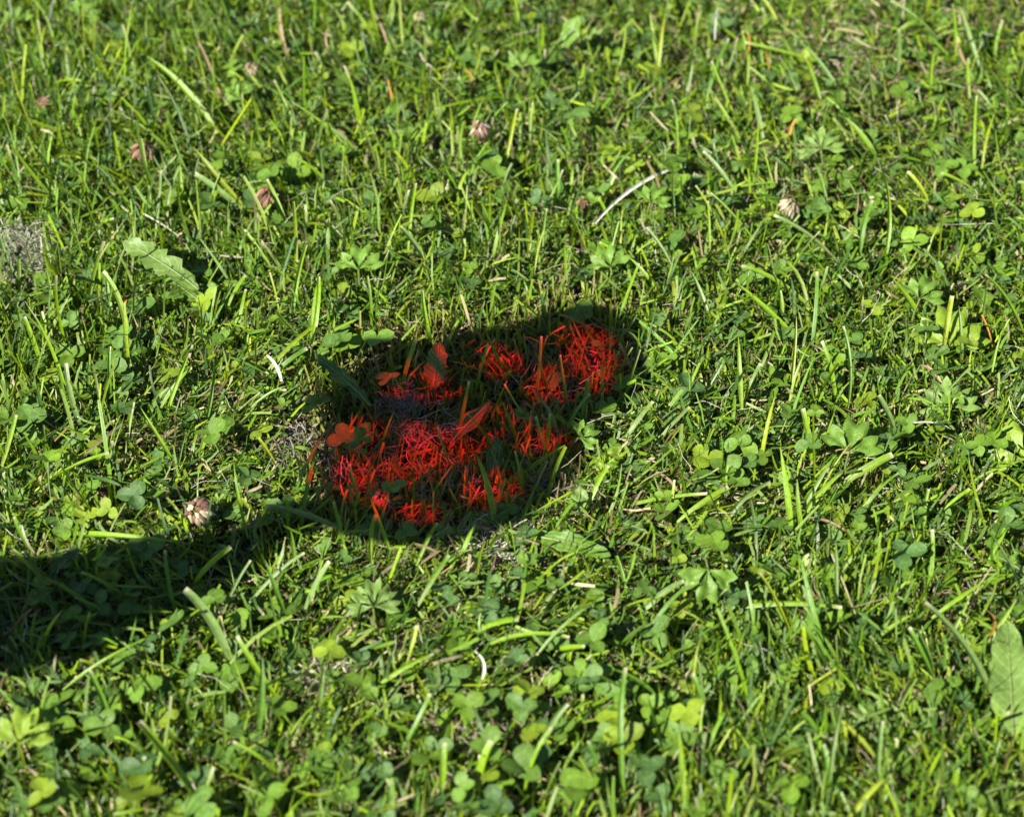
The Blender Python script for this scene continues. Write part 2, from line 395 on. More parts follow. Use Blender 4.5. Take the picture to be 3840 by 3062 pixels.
# ------------------------------------------------------------------ things that labels may refer to (photo px, words)
LANDMARKS = [(540,560,'the pinkish brown withered clover'),(1010,735,'the brown withered clover'),(1800,480,'the cream and pink withered clover'),(745,1915,'the large cream and brown withered clover'),
 (2965,775,'the greyish tan withered clover'),(600,980,'the large pale lobed leaf'),(1240,1370,'the dark pointed leaf'),(2145,2045,'the glossy oval leaf'),(3780,2550,'the long scalloped leaf'),
 (3560,1240,'the big bright lobed leaf'),(3185,1640,'the bright toothed leaf in blade shadows'),(3560,1490,'the pale round-lobed leaf'),(1400,2240,'the pale lobed leaf with rounded teeth'),
 (2655,2150,'the folded toothed leaf'),(70,2760,'the yellow lit lobed leaf'),(3080,530,'the pale lobed far leaf'),(1345,990,'the bright toothed leaf'),(45,965,'the mound of dried clippings'),
 (1260,2540,'the tangled pale dry tuft'),(1780,2740,'the brown-grey dry tuft'),(2370,740,'the long white flattened straw'),(1030,1380,'the short white straw stub'),(3040,2095,'the pale green clover bud'),
 (945,255,'the cream fading clover'),(1790,2490,'the upright white split straw'),(350,2250,'the broad dark shadow'),(3150,220,'the straw-coloured dry tuft'),(2130,130,'the large oval far leaf'),
 (3610,840,'the thin white curved straw'),(3270,2700,'the deep pale lobed leaf'),(3105,1970,'the tan curled dry blade'),(2170,1870,'the small upright oval leaf'),(1740,1580,'the shaded red-lit patch'),
 (160,380,'the reddish brown withered clover'),(2100,850,'the orange-brown withered blade'),(2800,200,'the orange withered blade tips'),(375,1870,'the dark brown withered clover'),(3700,2340,'the dry blade with rusty base')]
PATCHMARKS = [(1545,1610,'over the dense red-lit root tuft'),(1275,1740,'over the narrow red-lit root strand'),(1240,1400,'beside the dark pointed leaf'),(1640,1370,'beside the dark upright leaf'),
 (2200,1180,'behind the red-lit blades at the narrow end of the patch'),(2330,1430,'at the rim of the narrow end of the patch'),(1432,1865,'behind the red-lit clover head'),(1470,1460,'over the grey fibre tuft, lit orange'),
 (1960,1560,'beside the middle broad leaf of the patch'),(2080,1430,'low between crossing blades of the patch'),(2230,1300,'among the red-lit blades of the narrow end'),(1300,1620,'lit orange above the root strand'),(1240,1830,'low at the rim below the root strand')]
def near(x, y): return min(LANDMARKS, key=lambda k: (k[0] - x) ** 2 + (k[1] - y) ** 2)[2]

# ------------------------------------------------------------------ clover
def leaflet_geo(L, W, fold, droop, notch, jit=0.0):
    rows, cols = 7, 5; v = np.linspace(0, 1, rows); j = np.linspace(-1, 1, cols)
    w = W * np.array([0.06, 0.46, 0.78, 0.97, 1.0, 0.80, 0.34]) * (1 + jit * np.random.randn(rows) * 0.04)
    V = np.zeros((rows, cols, 3)); U = np.zeros_like(V)
    for r in range(rows):
        for c in range(cols):
            y = v[r] * L - (notch * L * (1 - abs(j[c])) if r == rows - 1 else 0) - (0.07 * L * abs(j[c]) ** 2 if 0 < r < rows - 1 else 0)
            V[r, c] = (j[c] * w[r], y, abs(j[c]) * w[r] * fold - droop * L * v[r] ** 2)
            U[r, c] = (j[c], v[r], 1.0)
    return V, grid_faces(rows, cols), U
LEAFLETS = []
for k in range(6):
    V, F, U = leaflet_geo(0.0112, random.uniform(0.0044, 0.0056), random.uniform(0.05, 0.42), random.uniform(-0.08, 0.14), random.uniform(0.0, 0.07), 1.0)
    a = Acc(); a.add(V, F, (1, 1, 1), U); LEAFLETS.append((a.mesh('leaflet', M_CLOVER), V, F, U))
def stalk_mesh(h, lean):
    a = Acc(); t = np.linspace(0, 1, 5)
    pts = np.stack([lean[0] * t ** 1.5, lean[1] * t ** 1.5, -h + h * t], -1) - np.array([lean[0], lean[1], 0])
    tube(a, pts, 0.00055, (0.13, 0.19, 0.05), 4); return a.mesh('stalk', M_BLADE)
STALKS = [stalk_mesh(random.uniform(0.016, 0.026), (random.uniform(-.008, .008), random.uniform(-.008, .008))) for _ in range(8)]
CLOVER_COL = [(0.082, 0.158, 0.014), (0.070, 0.140, 0.020), (0.100, 0.182, 0.011), (0.054, 0.114, 0.026), (0.145, 0.210, 0.010)]
CLOVER_HUE = ['mid green', 'dull green', 'fresh green', 'blue-green', 'yellow-green']
def clover_label(ci, size, x, y): return ('large ' if size > 1.02 else 'small ' if size < .8 else '') + CLOVER_HUE[ci] + ' three-leaved clover near ' + near(x, y)
def clover(top, size, ci, label, group, tilt=None):
    e = empty('clover', top, label, 'clover', group)
    a0 = random.uniform(0, 6.28); tx = random.gauss(-0.10, 0.22); ty = random.gauss(-0.12, 0.22)
    e.rotation_euler = (tx, ty, 0)
    c = np.array(CLOVER_COL[ci]) * random.uniform(0.85, 1.2)
    for k in range(3):
        o = link('leaflet', LEAFLETS[random.randrange(6)][0], e)
        o.rotation_euler = (random.gauss(0.12, 0.22), random.gauss(0, 0.15), a0 + k * 2.09 + random.gauss(0, 0.18))
        s = size * random.uniform(0.88, 1.1); o.scale = (s, s, s)
        o.color = (*(c * random.uniform(0.85, 1.15)), 1)
    o = link('stalk', STALKS[random.randrange(8)], e); o.color = (1, 1, 1, 1)
    return e
CLOVERS = [(1092,1320,1.1),(1278,1265,1.15),(790,1627,1.05),(181,1724,1.05),(30,1573,1.15),(108,1567,1.0),(929,1790,.85),(260,1332,.95),(754,1030,1.0),(440,1260,1.0),
 (772,1145,1.0),(500,1856,.95),(570,1862,.9),(325,1838,.9),(410,1910,.7),(383,2105,1.0),(556,2049,1.0),(482,2222,1.0),(810,2247,1.0),(650,2327,1.0),(865,2525,1.05),
 (525,2568,1.1),(358,2401,.9),(420,2650,.9),(358,2686,.9),(93,2650,1.0),(1230,2432,.9),(531,2865,1.1),(760,3013,1.2),(1001,2989,1.15),(160,2964,1.0),(519,2964,1.2),
 (2012,2198,1.0),(1870,2290,.8),(2277,2358,1.1),(2222,2402,1.0),(2463,2371,1.05),(1981,2593,.9),(1956,2649,.9),(2234,2556,.9),(2308,2643,.9),
 (2005,2742,1.0),(2265,2810,1.1),(2345,2766,1.1),(1956,2871,1.1),(2166,2952,1.2),(1418,2878,1.1),(1307,2964,1.1),(1715,2538,.9),(1604,2834,1.0),
 (2246,2531,.9),(2494,2698,1.0),(2525,2791,.9),(1826,2278,.8),(2682,2037,1.05),(3399,2074,1.1),(2818,2340,.9),(3498,2593,1.05),(3547,2568,.9),(2837,2797,1.0),(2966,2945,1.1),
 (2577,2667,1.0),(2583,2754,1.0),(3374,2847,.8),(3343,2185,.9),(2942,2822,.9),(2707,2908,.9),(3133,2760,1.0),(2576,1452,1.0),(2769,1651,1.0),(2649,1718,1.0),
 (3541,1386,1.1),(3342,1651,1.0),(3728,1651,1.0),(3475,1229,.9),(2564,1066,1.0),(2884,1078,.8),(3414,1892,1.0),(3426,1808,.95),(2721,1754,.95),(2799,1736,.9),(3776,1965,1.0),
 (3034,1657,.8),(2594,416,.95),(2745,754,1.0),(2956,422,.9),(3119,603,.9),(3541,621,1.0),(3619,627,.9),(3065,790,1.0),(3650,790,.9),(1626,736,1.1),(1861,627,1.0),(1807,585,1.0),
 (2518,910,1.1),(2386,627,.9),(1777,217,1.1),(1590,844,1.0),(2476,754,.9),(1019,654,1.05),(1109,633,1.0),(947,754,1.0),(651,745,.9),(832,597,1.0),(265,169,1.0),(398,350,1.0),
 (446,109,.9),(784,766,1.0),(1043,844,1.0),(320,356,1.0)]
CLOVERS_PATCH = [(1289,1636,.85),(1361,1624,.7),(1451,1419,.8),(1286,1280,1.0),(1412,1271,.9),(1180,1512,.9),(1331,1690,.7),(1240,1835,.7),
 (1476,1823,.7),(1960,1560,.7),(2190,1180,.8),(2330,1430,.9),(2080,1430,.6),(2230,1300,.6)]
def lay_clover():
    for x, y, s in CLOVERS:
        ci = random.choices(range(5), [5, 3, 4, 2, 2])[0]
        clover(P(x, y, random.uniform(0.014, 0.023)), s * 0.9, ci, clover_label(ci, s, x, y), 'clovers in the lawn')
    for x, y, s in CLOVERS_PATCH:
        clover(P(x, y, random.uniform(0.010, 0.020)), s, random.choice([0, 2]), 'shaded clover ' + min(PATCHMARKS, key=lambda k: (k[0] - x) ** 2 + (k[1] - y) ** 2)[2], 'clovers in the red-lit patch')
    # random clovers where the photo shows loose cover between those
    spots = [(p, 0) for p in [(2250, 2550, 420, 300), (500, 1250, 420, 250), (500, 2650, 450, 300), (3300, 1750, 450, 350), (1900, 2750, 600, 250),
                              (2900, 700, 700, 400), (1300, 600, 900, 400), (2900, 2300, 700, 500), (1900, 1500, 1900, 1500)]]
    n = 0
    while n < 165:
        (cx, cy, sx, sy), _ = random.choice(spots)
        x, y = random.gauss(cx, sx * 0.6), random.gauss(cy, sy * 0.6)
        if not (20 < x < 3820 and 20 < y < 3040): continue
        if inpoly(np.array([[x, y]]), PATCH_OUT)[0]: continue
        ci = random.choices(range(5), [5, 4, 3, 3, 1.2])[0]
        sz = random.uniform(0.5, 0.92); clover(P(x, y, random.uniform(0.010, 0.021)), sz, ci, clover_label(ci, sz, x, y), 'clovers in the lawn'); n += 1
    # the many small low clovers below: one mass
    a = Acc(); p, q = scatter(2100, 0.3)
    keep = (~inpoly(q, PATCH_OUT)) & (rng.random(len(p)) < 0.3 + 0.7 * noise2(p[:, 0], p[:, 1], 26, 4.0)); p = p[keep]
    for b in p:
        top = b + np.array([0, 0, random.uniform(0.006, 0.017)]); a0 = random.uniform(0, 6.28); s0 = random.uniform(0.35, 0.8)
        c = np.array(random.choice(CLOVER_COL)) * random.uniform(0.8, 1.15)
        for k in range(3):
            _, V, F, U = LEAFLETS[random.randrange(6)]
            rx = random.gauss(0.05, 0.3); ry = random.gauss(0, 0.25); rz = a0 + 2.09 * k + random.gauss(0, .15)
            Mx = np.array([[1, 0, 0], [0, math.cos(rx), -math.sin(rx)], [0, math.sin(rx), math.cos(rx)]])
            My = np.array([[math.cos(ry), 0, math.sin(ry)], [0, 1, 0], [-math.sin(ry), 0, math.cos(ry)]])
            Mz = np.array([[math.cos(rz), -math.sin(rz), 0], [math.sin(rz), math.cos(rz), 0], [0, 0, 1]])
            a.add((V.reshape(-1, 3) * s0) @ (Mz @ My @ Mx).T + top, F, c * random.uniform(.85, 1.1), U)
    o = link('low_clover', a.mesh('low_clover', M_CLOVER)); o.color = (1, 1, 1, 1)
    tag(o, 'small low clover leaves filling the gaps between grass blades', 'clover', kind='stuff')
lay_clover()

# ------------------------------------------------------------------ single long blades, straws and stalks
def ribbon(acc, b, m, t, W, cb, ct, tipw, roll, fold=0.6, segs=12, tipcol=None, spots=None):
    tt = np.linspace(0, 1, segs + 1)[:, None]
    pts = (1 - tt) ** 2 * b + 2 * (1 - tt) * tt * m + tt ** 2 * t
    T = np.gradient(pts, axis=0); T /= np.linalg.norm(T, axis=1, keepdims=True)
    S = np.cross(T, np.array([0, 0, 1.0])); S /= np.linalg.norm(S, axis=1, keepdims=True) + 1e-9
    N = np.cross(S, T); rl = roll + np.linspace(0, random.gauss(0, 0.5), segs + 1)[:, None]
    S2 = S * np.cos(rl) + N * np.sin(rl); N2 = N * np.cos(rl) - S * np.sin(rl)
    prof = (0.6 + 0.4 * np.minimum(1, tt / 0.2)) * (1 - (1 - tipw) * tt ** 3)
    hw = W / 2 * prof; j = np.linspace(-1, 1, 5)
    V = pts[:, None, :] + S2[:, None, :] * (hw * j[None, :])[..., None] + N2[:, None, :] * (hw * fold * (np.abs(j) - .5)[None, :])[..., None]
    C = np.asarray(cb) * (1 - tt) + np.asarray(ct) * tt
    if tipcol is not None: C[-1] = tipcol; C[-2] = C[-2] * .85 + np.asarray(tipcol) * .15
    U = np.zeros((segs + 1, 5, 3)); U[..., 0] = j; U[..., 1] = tt; U[..., 2] = random.random()
    acc.add(V, grid_faces(segs + 1, 5), np.repeat(C[:, None, :], 5, 1).reshape(-1, 3), U)
    return pts
LONG = [  # base x, base y, tip x, tip y, width px, colour
 (814,500,549,211,25,'b'),(597,301,326,211,22,'p'),(603,310,470,268,22,'p'),(1121,512,1025,301,16,'b'),(922,784,729,554,18,'y'),(904,784,729,651,22,'p'),(320,778,90,700,28,'p'),
 (338,669,193,603,18,'g'),(1134,597,928,639,16,'b'),(579,904,603,640,12,'p'),(271,860,271,690,9,'g'),(687,778,676,603,18,'b'),(1013,995,916,862,11,'b'),(886,977,958,808,16,'p'),
 (0,512,20,344,15,'b'),(181,314,136,121,20,'p'),(175,320,226,200,18,'p'),(1879,362,1632,410,16,'b'),(1861,193,1801,30,14,'y'),(1403,742,1704,627,13,'b'),
 (1849,965,1903,748,16,'b'),(1529,940,1559,687,13,'b'),(1608,995,1499,850,25,'p'),(1740,977,1704,760,11,'b'),(1644,929,1648,772,12,'g'),(2096,778,2090,597,18,'g'),
 (1698,585,1686,446,11,'b'),(2530,832,2524,609,13,'g'),(2283,681,2385,555,12,'g'),(1813,434,1698,289,17,'g'),(2361,995,2247,910,14,'b'),(2570,362,2594,175,18,'p'),
 (2649,380,2733,145,16,'g'),(2860,519,2814,320,20,'p'),(2769,470,2667,229,11,'b'),(3137,326,2986,145,15,'g'),(3282,579,3167,440,20,'b'),(3282,434,3250,217,16,'p'),
 (3674,259,3600,20,22,'p'),(3366,277,3372,108,17,'p'),(3824,446,3700,240,15,'g'),(3487,362,3505,180,13,'b'),(3686,742,3529,651,18,'b'),(3101,766,3053,609,14,'g'),
 (3324,953,3294,603,20,'b'),(3143,989,2902,808,16,'p'),(838,1010,332,1133,23,'g'),(157,1362,90,1187,18,'b'),(537,1422,326,1398,20,'p'),(301,1591,247,1362,19,'p'),
 (6,1748,60,1555,16,'b'),(151,1826,410,1700,23,'b'),(603,1531,718,1380,15,'b'),(778,1567,802,1344,15,'g'),(935,1537,1073,1446,18,'p'),(856,1338,1043,1428,15,'g'),
 (482,1320,386,1018,20,'b'),(199,1157,169,1006,15,'b'),(1170,1290,1194,1036,17,'b'),(898,1211,923,1084,15,'b'),(1116,1259,1019,1145,15,'g'),(645,1720,525,1525,13,'b'),
 (838,1838,760,1748,16,'y'),(1266,1977,995,1898,20,'p'),(266,2000,705,2037,20,'b'),(371,2303,136,2148,17,'g'),(865,2470,692,2210,30,'p'),(235,2587,575,2383,17,'b'),
 (729,2185,865,2049,19,'b'),(655,2290,618,2062,14,'g'),(742,3001,519,2705,32,'b'),(408,2686,334,2513,17,'g'),(970,2742,983,2457,22,'g'),(1032,2606,890,2383,17,'b'),
 (1131,2346,1298,2315,18,'b'),(1069,2309,995,2099,17,'g'),(1143,2290,1236,2105,20,'p'),(927,2272,1143,2074,17,'p'),(1510,2810,1616,2600,28,'g'),(1653,2970,1669,2785,20,'b'),
 (1795,2921,1845,2779,27,'b'),(2024,2803,2129,2637,20,'p'),(2339,2964,2345,2500,17,'g'),(2487,2822,2426,2606,18,'b'),(2562,2940,2555,2735,17,'g'),(1560,3050,1548,2884,18,'g'),
 (1470,3050,1474,2908,22,'g'),(1838,2414,2135,2390,15,'b'),(1777,2371,1944,2321,15,'b'),(2098,2432,2191,2426,22,'b'),(2005,2470,2216,2266,18,'p'),(2407,2290,2567,2179,22,'p'),
 (1567,2272,1684,2080,15,'g'),(2456,2606,2296,2507,18,'g'),(2787,2414,2725,2266,17,'b'),(3115,2525,3016,2340,27,'b'),(2861,2303,2886,2173,18,'p'),(3430,2297,3516,2130,21,'b'),
 (3269,2408,3424,2303,17,'b'),(3714,2599,3467,2260,27,'p'),(2744,2278,3158,2275,17,'b'),(2657,2723,2596,2525,17,'g'),(3492,2531,3430,2346,25,'g'),(3096,2482,2991,2062,19,'g'),
 (3133,2297,3133,2025,15,'p'),(3702,2420,3807,2247,17,'b'),(3189,3062,3319,2921,20,'y'),(3109,2958,3084,2790,22,'g'),(3109,2958,3158,2643,15,'p'),(3578,2958,3591,2834,20,'b'),
 (3071,2766,2985,2649,20,'g'),(3572,2853,3442,2785,24,'g'),(3840,2235,3727,2012,18,'p'),(2565,3020,2545,2735,20,'b'),(3034,1151,2781,1000,24,'b'),(2974,1253,2769,1066,17,'b'),
 (2655,1175,2588,1012,18,'p'),(2781,1537,2769,1260,17,'b'),(2787,1513,2854,1362,18,'p'),(2968,1434,2986,1181,16,'y'),(3046,1290,3065,1018,17,'g'),(2962,1507,3058,1260,18,'b'),
 (3131,1482,3083,1277,15,'b'),(3179,1531,3161,1223,13,'g'),(3535,1326,3571,1109,20,'y'),(3607,1350,3595,1145,15,'g'),(3836,1247,3692,1030,22,'b'),(3450,1193,3348,1048,22,'b'),
 (2853,1742,2908,1482,18,'y'),(3040,1724,3010,1531,20,'b'),(3095,1670,3131,1540,15,'b'),(3354,1609,3294,1482,22,'p'),(3022,1917,3161,1772,20,'b'),(3161,1814,3348,1705,30,'b'),
 (2968,1989,2926,1675,22,'b'),(2700,1826,2703,1621,16,'b'),(2540,1959,2733,1826,20,'b'),(3463,1995,3481,1832,16,'b'),(3517,1929,3637,1832,13,'b'),(1167,1271,1200,1050,15,'b'),
 (1855,1960,1783,1700,24,'b'),(1850,1690,1751,1550,15,'g'),(2205,1894,2283,1744,17,'b'),(1959,1777,2121,1667,15,'b'),(2049,1690,2062,1550,14,'b'),(2400,1563,2257,1556,15,'p'),
 (2348,1640,2450,1505,18,'p'),(2212,1478,2225,1395,15,'b'),(1115,1829,1212,1628,15,'g'),(1731,2088,1777,1972,17,'b'),(1615,1284,1582,1089,17,'b'),(1505,1470,1560,1270,16,'g'),
 (2010,1500,2030,1260,12,'g'),(1830,1600,1900,1430,12,'g'),(1700,1780,1640,1600,12,'g'),(1600,1900,1700,1740,11,'g'),(2060,1720,2010,1560,12,'g'),(1420,1700,1480,1540,11,'g'),(2130,1520,2100,1330,11,'g'),(1780,1480,1830,1290,11,'g'),(1350,1900,1310,1740,11,'g'),(1960,1840,1930,1690,12,'b'),(1890,1400,1820,1240,14,'g'),(1580,1560,1460,1400,13,'g'),(1720,1640,1760,1430,14,'g'),(1940,1660,1880,1500,16,'g'),(2090,1620,2000,1470,16,'p'),
 (1995,1620,1890,1440,18,'p'),(2180,1580,2205,1420,14,'g'),(1460,2060,1390,1870,13,'b'),(1290,2040,1250,1880,13,'g'),(1390,2110,1410,1930,15,'b'),(1560,2120,1640,1960,13,'b')]
HUE = {'b': 'bright green', 'g': 'mid green', 'p': 'pale grey-green', 'y': 'yellow-green'}
def blade_label(x0, y0, x1, y1, w, c):
    up = abs(y1 - y0) / (abs(x1 - x0) + 1)
    return ('broad ' if w >= 22 else 'narrow ' if w < 14 else '') + HUE[c] + ' grass blade ' + ('standing near ' if up > 2.5 else 'leaning near ' if up > .7 else 'lying near ') + near((x0 + x1) / 2, (y0 + y1) / 2)
EXTRA = []
while len(EXTRA) < 125:
    x, y = random.uniform(30, 3810), random.uniform(60, 3050)
    if inpoly(np.array([[x, y]]), PATCH_OUT)[0] and random.random() < .5: continue
    fa, fc, fe, fl = field(np.array([[x, y]])); an = float(fa[0]) + random.gauss(0, .55); ln = random.uniform(110, 300)
    EXTRA.append((x, y, x + ln * math.cos(an), y - ln * abs(math.sin(an)) * random.uniform(.75, 1.05), random.choice([9, 11, 12, 13, 14, 16, 18]), random.choices('bgpy', [5, 4, 2, 2])[0]))
def long_blades():
    for x0, y0, x1, y1, w, c in LONG + EXTRA:
        rise = max(0, (y0 - y1)) * MM; lenpx = math.hypot(x1 - x0, y1 - y0) * MM
        b = P(x0, y0, 0.0); b = P(x0, y0, float(gz(b[0], b[1])) + 0.012)
        zt = min(0.046, max(0.022, 0.014 + 0.62 * rise)); t = P(x1, y1, zt)
        m = (b + t) / 2 + np.array([random.gauss(0, .05) * lenpx, random.gauss(0, .05) * lenpx, 0.09 * lenpx + random.uniform(0, .10) * lenpx])
        a = Acc(); cb = np.array(CODE[c]) * random.uniform(.85, 1.15); ct = cb * random.uniform(.95, 1.2)
        if random.random() < .2: cb = cb * .6 + np.array([.2, .22, .07]) * .4
        cut = random.random() < .6
        ribbon(a, b, m, t, w * MM * 1.12, cb, ct, 0.75 if cut else 0.06, random.gauss(0, .45), tipcol=(0.40, 0.38, 0.24) if cut else None)
        o = link('grass_blade', a.mesh('grass_blade', M_BLADE, origin=b), loc=b); tag(o, blade_label(x0, y0, x1, y1, w, c), 'grass blade', 'long grass blades over the lawn')
STRAW = [  # two ends, width px, colour, height, label, kind
 (537,802,690,900,13,'w',.030,'white bleached straw lying above the lobed pale leaf','straw'),
 (2230,838,2506,639,15,'w',.026,'long white flattened straw lying across the grass behind the shaded patch','straw'),
 (1001,1332,1056,1430,12,'w',.028,'short white straw stub beside the clovers near the dark pointed leaf','straw'),
 (3480,844,3728,838,7,'w',.024,'thin white curved straw lying on the sunny lawn','straw'),
 (3426,1585,3565,1609,11,'w',.022,'short white straw lying beside the lobed bright leaves','straw'),
 (1777,2439,1808,2544,11,'w',.02,'upright white split straw among the clover cover','straw'),
 (742,157,802,301,13,'t',.03,'jointed tan stalk standing in the blurred tall grass','stalk'),(808,310,870,412,12,'t',.024,'jointed tan stalk end lying below the standing tan stalk','stalk'),
 (1079,730,1170,917,13,'t',.026,'tan dried stalk leaning beside the brown clover head','stalk'),
 (1049,30,1085,241,18,'t',.03,'broad withered tan and grey blade standing in the blurred grass','dry blade'),(1230,108,1254,241,13,'t',.026,'narrow withered tan blade standing in the blurred grass','dry blade'),
 (2054,790,2144,910,9,'o',.022,'orange-brown withered blade lying behind the shaded patch','dry blade'),(3583,150,3637,277,15,'t',.026,'tan dried stalk leaning in the straw-strewn grass','stalk'),
 (3215,724,3203,832,8,'t',.024,'thin tan stalk with a bleached end among clover','stalk'),(2986,446,2956,519,12,'o',.026,'grass blade tip withered to orange','dry blade'),
 (2896,139,3022,115,11,'t',.02,'pale tan straw lying flat in the blurred far grass','straw'),(2618,862,2636,1000,12,'t',.024,'upright tan dried stalk with a frayed white end','stalk'),
 (3034,1941,3179,1995,13,'t',.022,'tan curled dry blade lying on the sunny clover','dry blade'),(3457,1374,3535,1446,15,'t',.024,'grey-tan withered blade beside the bright lobed leaf','dry blade'),
 (2810,130,2800,240,10,'o',.024,'yellow-orange withered blade tip in the blurred far grass','dry blade'),(2870,190,2885,270,9,'o',.024,'small orange withered blade in the blurred far grass','dry blade'),
 (1745,260,1770,330,10,'o',.024,'brown-yellow withered blade tip in the far grass','dry blade'),(1455,300,1475,430,10,'o',.024,'yellow-tan bent dry blade below a tan arch','dry blade'),
 (3680,1180,3720,1300,11,'o',.024,'orange-brown curved dry blade beside the big bright lobed leaf','dry blade'),(400,1100,465,1140,10,'o',.022,'small orange dry blade tip between the pale lobed leaf and the clippings mound','dry blade'),
 (3700,2400,3702,2290,11,'o',.026,'upright dry blade with a rusty orange base and frayed tip','dry blade'),(2680,150,2690,30,10,'w',.03,'pale upright straw near the orange withered blade tips','straw'),
 (1400,45,1450,160,13,'t',.03,'tan and white dried blade bent in the far blurred grass','dry blade'),(3350,310,3380,270,14,'t',.028,'short tan dead blade scrap among dry stalks','dry blade'),
 (1800,2080,1760,2170,15,'t',.02,'brown curled dry blade in front of the shaded patch','dry blade'),(1580,2110,1680,2050,14,'t',.018,'tan flattened dry blade at the front of the shaded patch','dry blade'),
 (2440,1760,2540,1840,10,'t',.02,'pale brown dry stem lying between the shaded patch and the tan curled blade','dry blade'),(1340,2050,1420,2090,9,'t',.016,'thin brown dry stem at the front edge of the shaded patch','dry blade')]
def straws():
    for x0, y0, x1, y1, w, c, h, lab, cat in STRAW:
        hi = P(x0, y0, h * .85); lo = P(x1, y1, h * 0.55); m = (hi + lo) / 2 + np.array([random.gauss(0, .004), random.gauss(0, .003), random.uniform(-.001, .004)])
        a = Acc(); cb = np.array(CODE[c]) * random.uniform(.85, 1.1); ct = cb * random.uniform(.9, 1.1)
        ribbon(a, lo, m, hi, w * MM, cb, ct, .6, random.gauss(0, .4), fold=.55)
        nm = {'straw': 'straw', 'stalk': 'dry_stalk', 'dry blade': 'withered_grass'}[cat]
        tag(link(nm, a.mesh(nm, M_DRY, origin=lo), loc=lo), lab, cat)
long_blades(); straws()

# ------------------------------------------------------------------ broad leaves
def leaf_strip(b, m, t, W, outline, colr, mat, rows=26, cup=0.18, roll=0.0, wave=0.0015):
    """a broad leaf along a curve; outline(v) -> half width factor left, right"""
    a = Acc(); tt = np.linspace(0, 1, rows)[:, None]
    pts = (1 - tt) ** 2 * b + 2 * (1 - tt) * tt * m + tt ** 2 * t
    T = np.gradient(pts, axis=0); T /= np.linalg.norm(T, axis=1, keepdims=True)
    S = np.cross(T, np.array([0, 0, 1.0])); S /= np.linalg.norm(S, axis=1, keepdims=True); N = np.cross(S, T)
    S, N = S * math.cos(roll) + N * math.sin(roll), N * math.cos(roll) - S * math.sin(roll)
    j = np.linspace(-1, 1, 7); V = np.zeros((rows, 7, 3)); U = np.zeros((rows, 7, 3)); ph = random.uniform(0, 6)
    for r in range(rows):
        l, rr = outline(float(tt[r, 0]))
        for k, u in enumerate(j):
            hw = W / 2 * (l if u < 0 else rr)
            V[r, k] = pts[r] + S[r] * hw * u + N[r] * (hw * abs(u) * cup + wave * math.sin(tt[r, 0] * 14 + ph + u * 2) * abs(u))
            U[r, k] = (u, tt[r, 0], .5)
    a.add(V, grid_faces(rows, 7), colr, U)
    rb = Acc(); tube(rb, pts + N * 0.0002, np.linspace(0.0009, 0.0002, rows), (0.17, 0.23, 0.07), 5)
    return a, rb
def out_lobed(v):
    w = math.sin(math.pi * min(1, v ** 0.75)) ** 0.7 * (0.45 + 0.55 * v); s = (v * 5.5) % 1.0
    tooth = 0.55 + 0.6 * (1 - s) if v < 0.82 else 1.0
    s2 = (v * 5.5 + .35) % 1.0; t2 = 0.55 + 0.6 * (1 - s2) if v < .82 else 1.0
    return w * tooth + .02, w * t2 + .02
def out_scallop(v):
    w = math.sin(math.pi * min(1, v ** 0.8)) ** 0.55; s = abs(math.sin(v * 19)); s2 = abs(math.sin(v * 19 + .8)); return w * (0.8 + .2 * s) + .02, w * (.8 + .2 * s2) + .02
def out_oval(v): w = math.sin(math.pi * v ** 0.85) ** 0.8; return w + .02, w + .02
def broad(name, x0, y0, x1, y1, wpx, z0, z1, arch, outl, colr, mat, label, cat, roll=0.0):
    b = P(x0, y0, z0); t = P(x1, y1, z1); L = np.linalg.norm(t - b)
    m = (b + t) / 2 + np.array([0, 0, arch * L])
    A, rb = leaf_strip(b, m, t, wpx * MM, outl, colr, mat, roll=roll)
    e = empty(name, b, label, cat)
    lo = link('leaf', A.mesh('leaf', mat, origin=b), e); link('midrib', rb.mesh('midrib', M_BLADE, origin=b), lo)
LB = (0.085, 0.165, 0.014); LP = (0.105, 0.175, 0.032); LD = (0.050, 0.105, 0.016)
broad('dandelion', 745, 1085, 460, 905, 165, .022, .036, .10, out_lobed, LP, M_BROAD, 'large pale lobed leaf lying under the white bleached straw', 'leaf', .25)
broad('dandelion', 820, 1190, 620, 1040, 110, .012, .018, .08, out_lobed, LB, M_BROAD, 'lobed green leaf lying under the large pale lobed leaf', 'leaf', -.1)
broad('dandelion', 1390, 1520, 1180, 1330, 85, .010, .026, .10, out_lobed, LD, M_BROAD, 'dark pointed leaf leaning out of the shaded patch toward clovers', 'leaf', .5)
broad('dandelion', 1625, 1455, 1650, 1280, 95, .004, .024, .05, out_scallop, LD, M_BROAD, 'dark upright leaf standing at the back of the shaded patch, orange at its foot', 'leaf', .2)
broad('dandelion', 3800, 2760, 3775, 2330, 150, .014, .022, .05, out_scallop, LP, M_BROAD, 'long scalloped pale leaf with a white midrib lying on the lawn', 'leaf', .1)
broad('dandelion', 3850, 2150, 3730, 2080, 110, .014, .02, .05, out_lobed, LB, M_BROAD, 'toothed green leaf lying above the long scalloped leaf', 'leaf', .0)
broad('plantain', 2000, 2010, 2290, 2085, 80, .015, .014, .10, out_scallop, (0.07, 0.14, 0.012), M_PLANT, 'glossy oval leaf lying in front of the shaded patch', 'leaf', -.35)
broad('plantain', 2165, 1920, 2180, 1820, 62, .016, .022, .05, out_oval, LP, M_PLANT, 'small upright oval leaf beside the shaded patch', 'leaf', .0)
broad('plantain', 1845, 1800, 1870, 1640, 66, .000, .012, .08, out_oval, LD, M_PLANT, 'broad leaf lying in the middle of the shaded patch under crossing blades', 'leaf', .2)
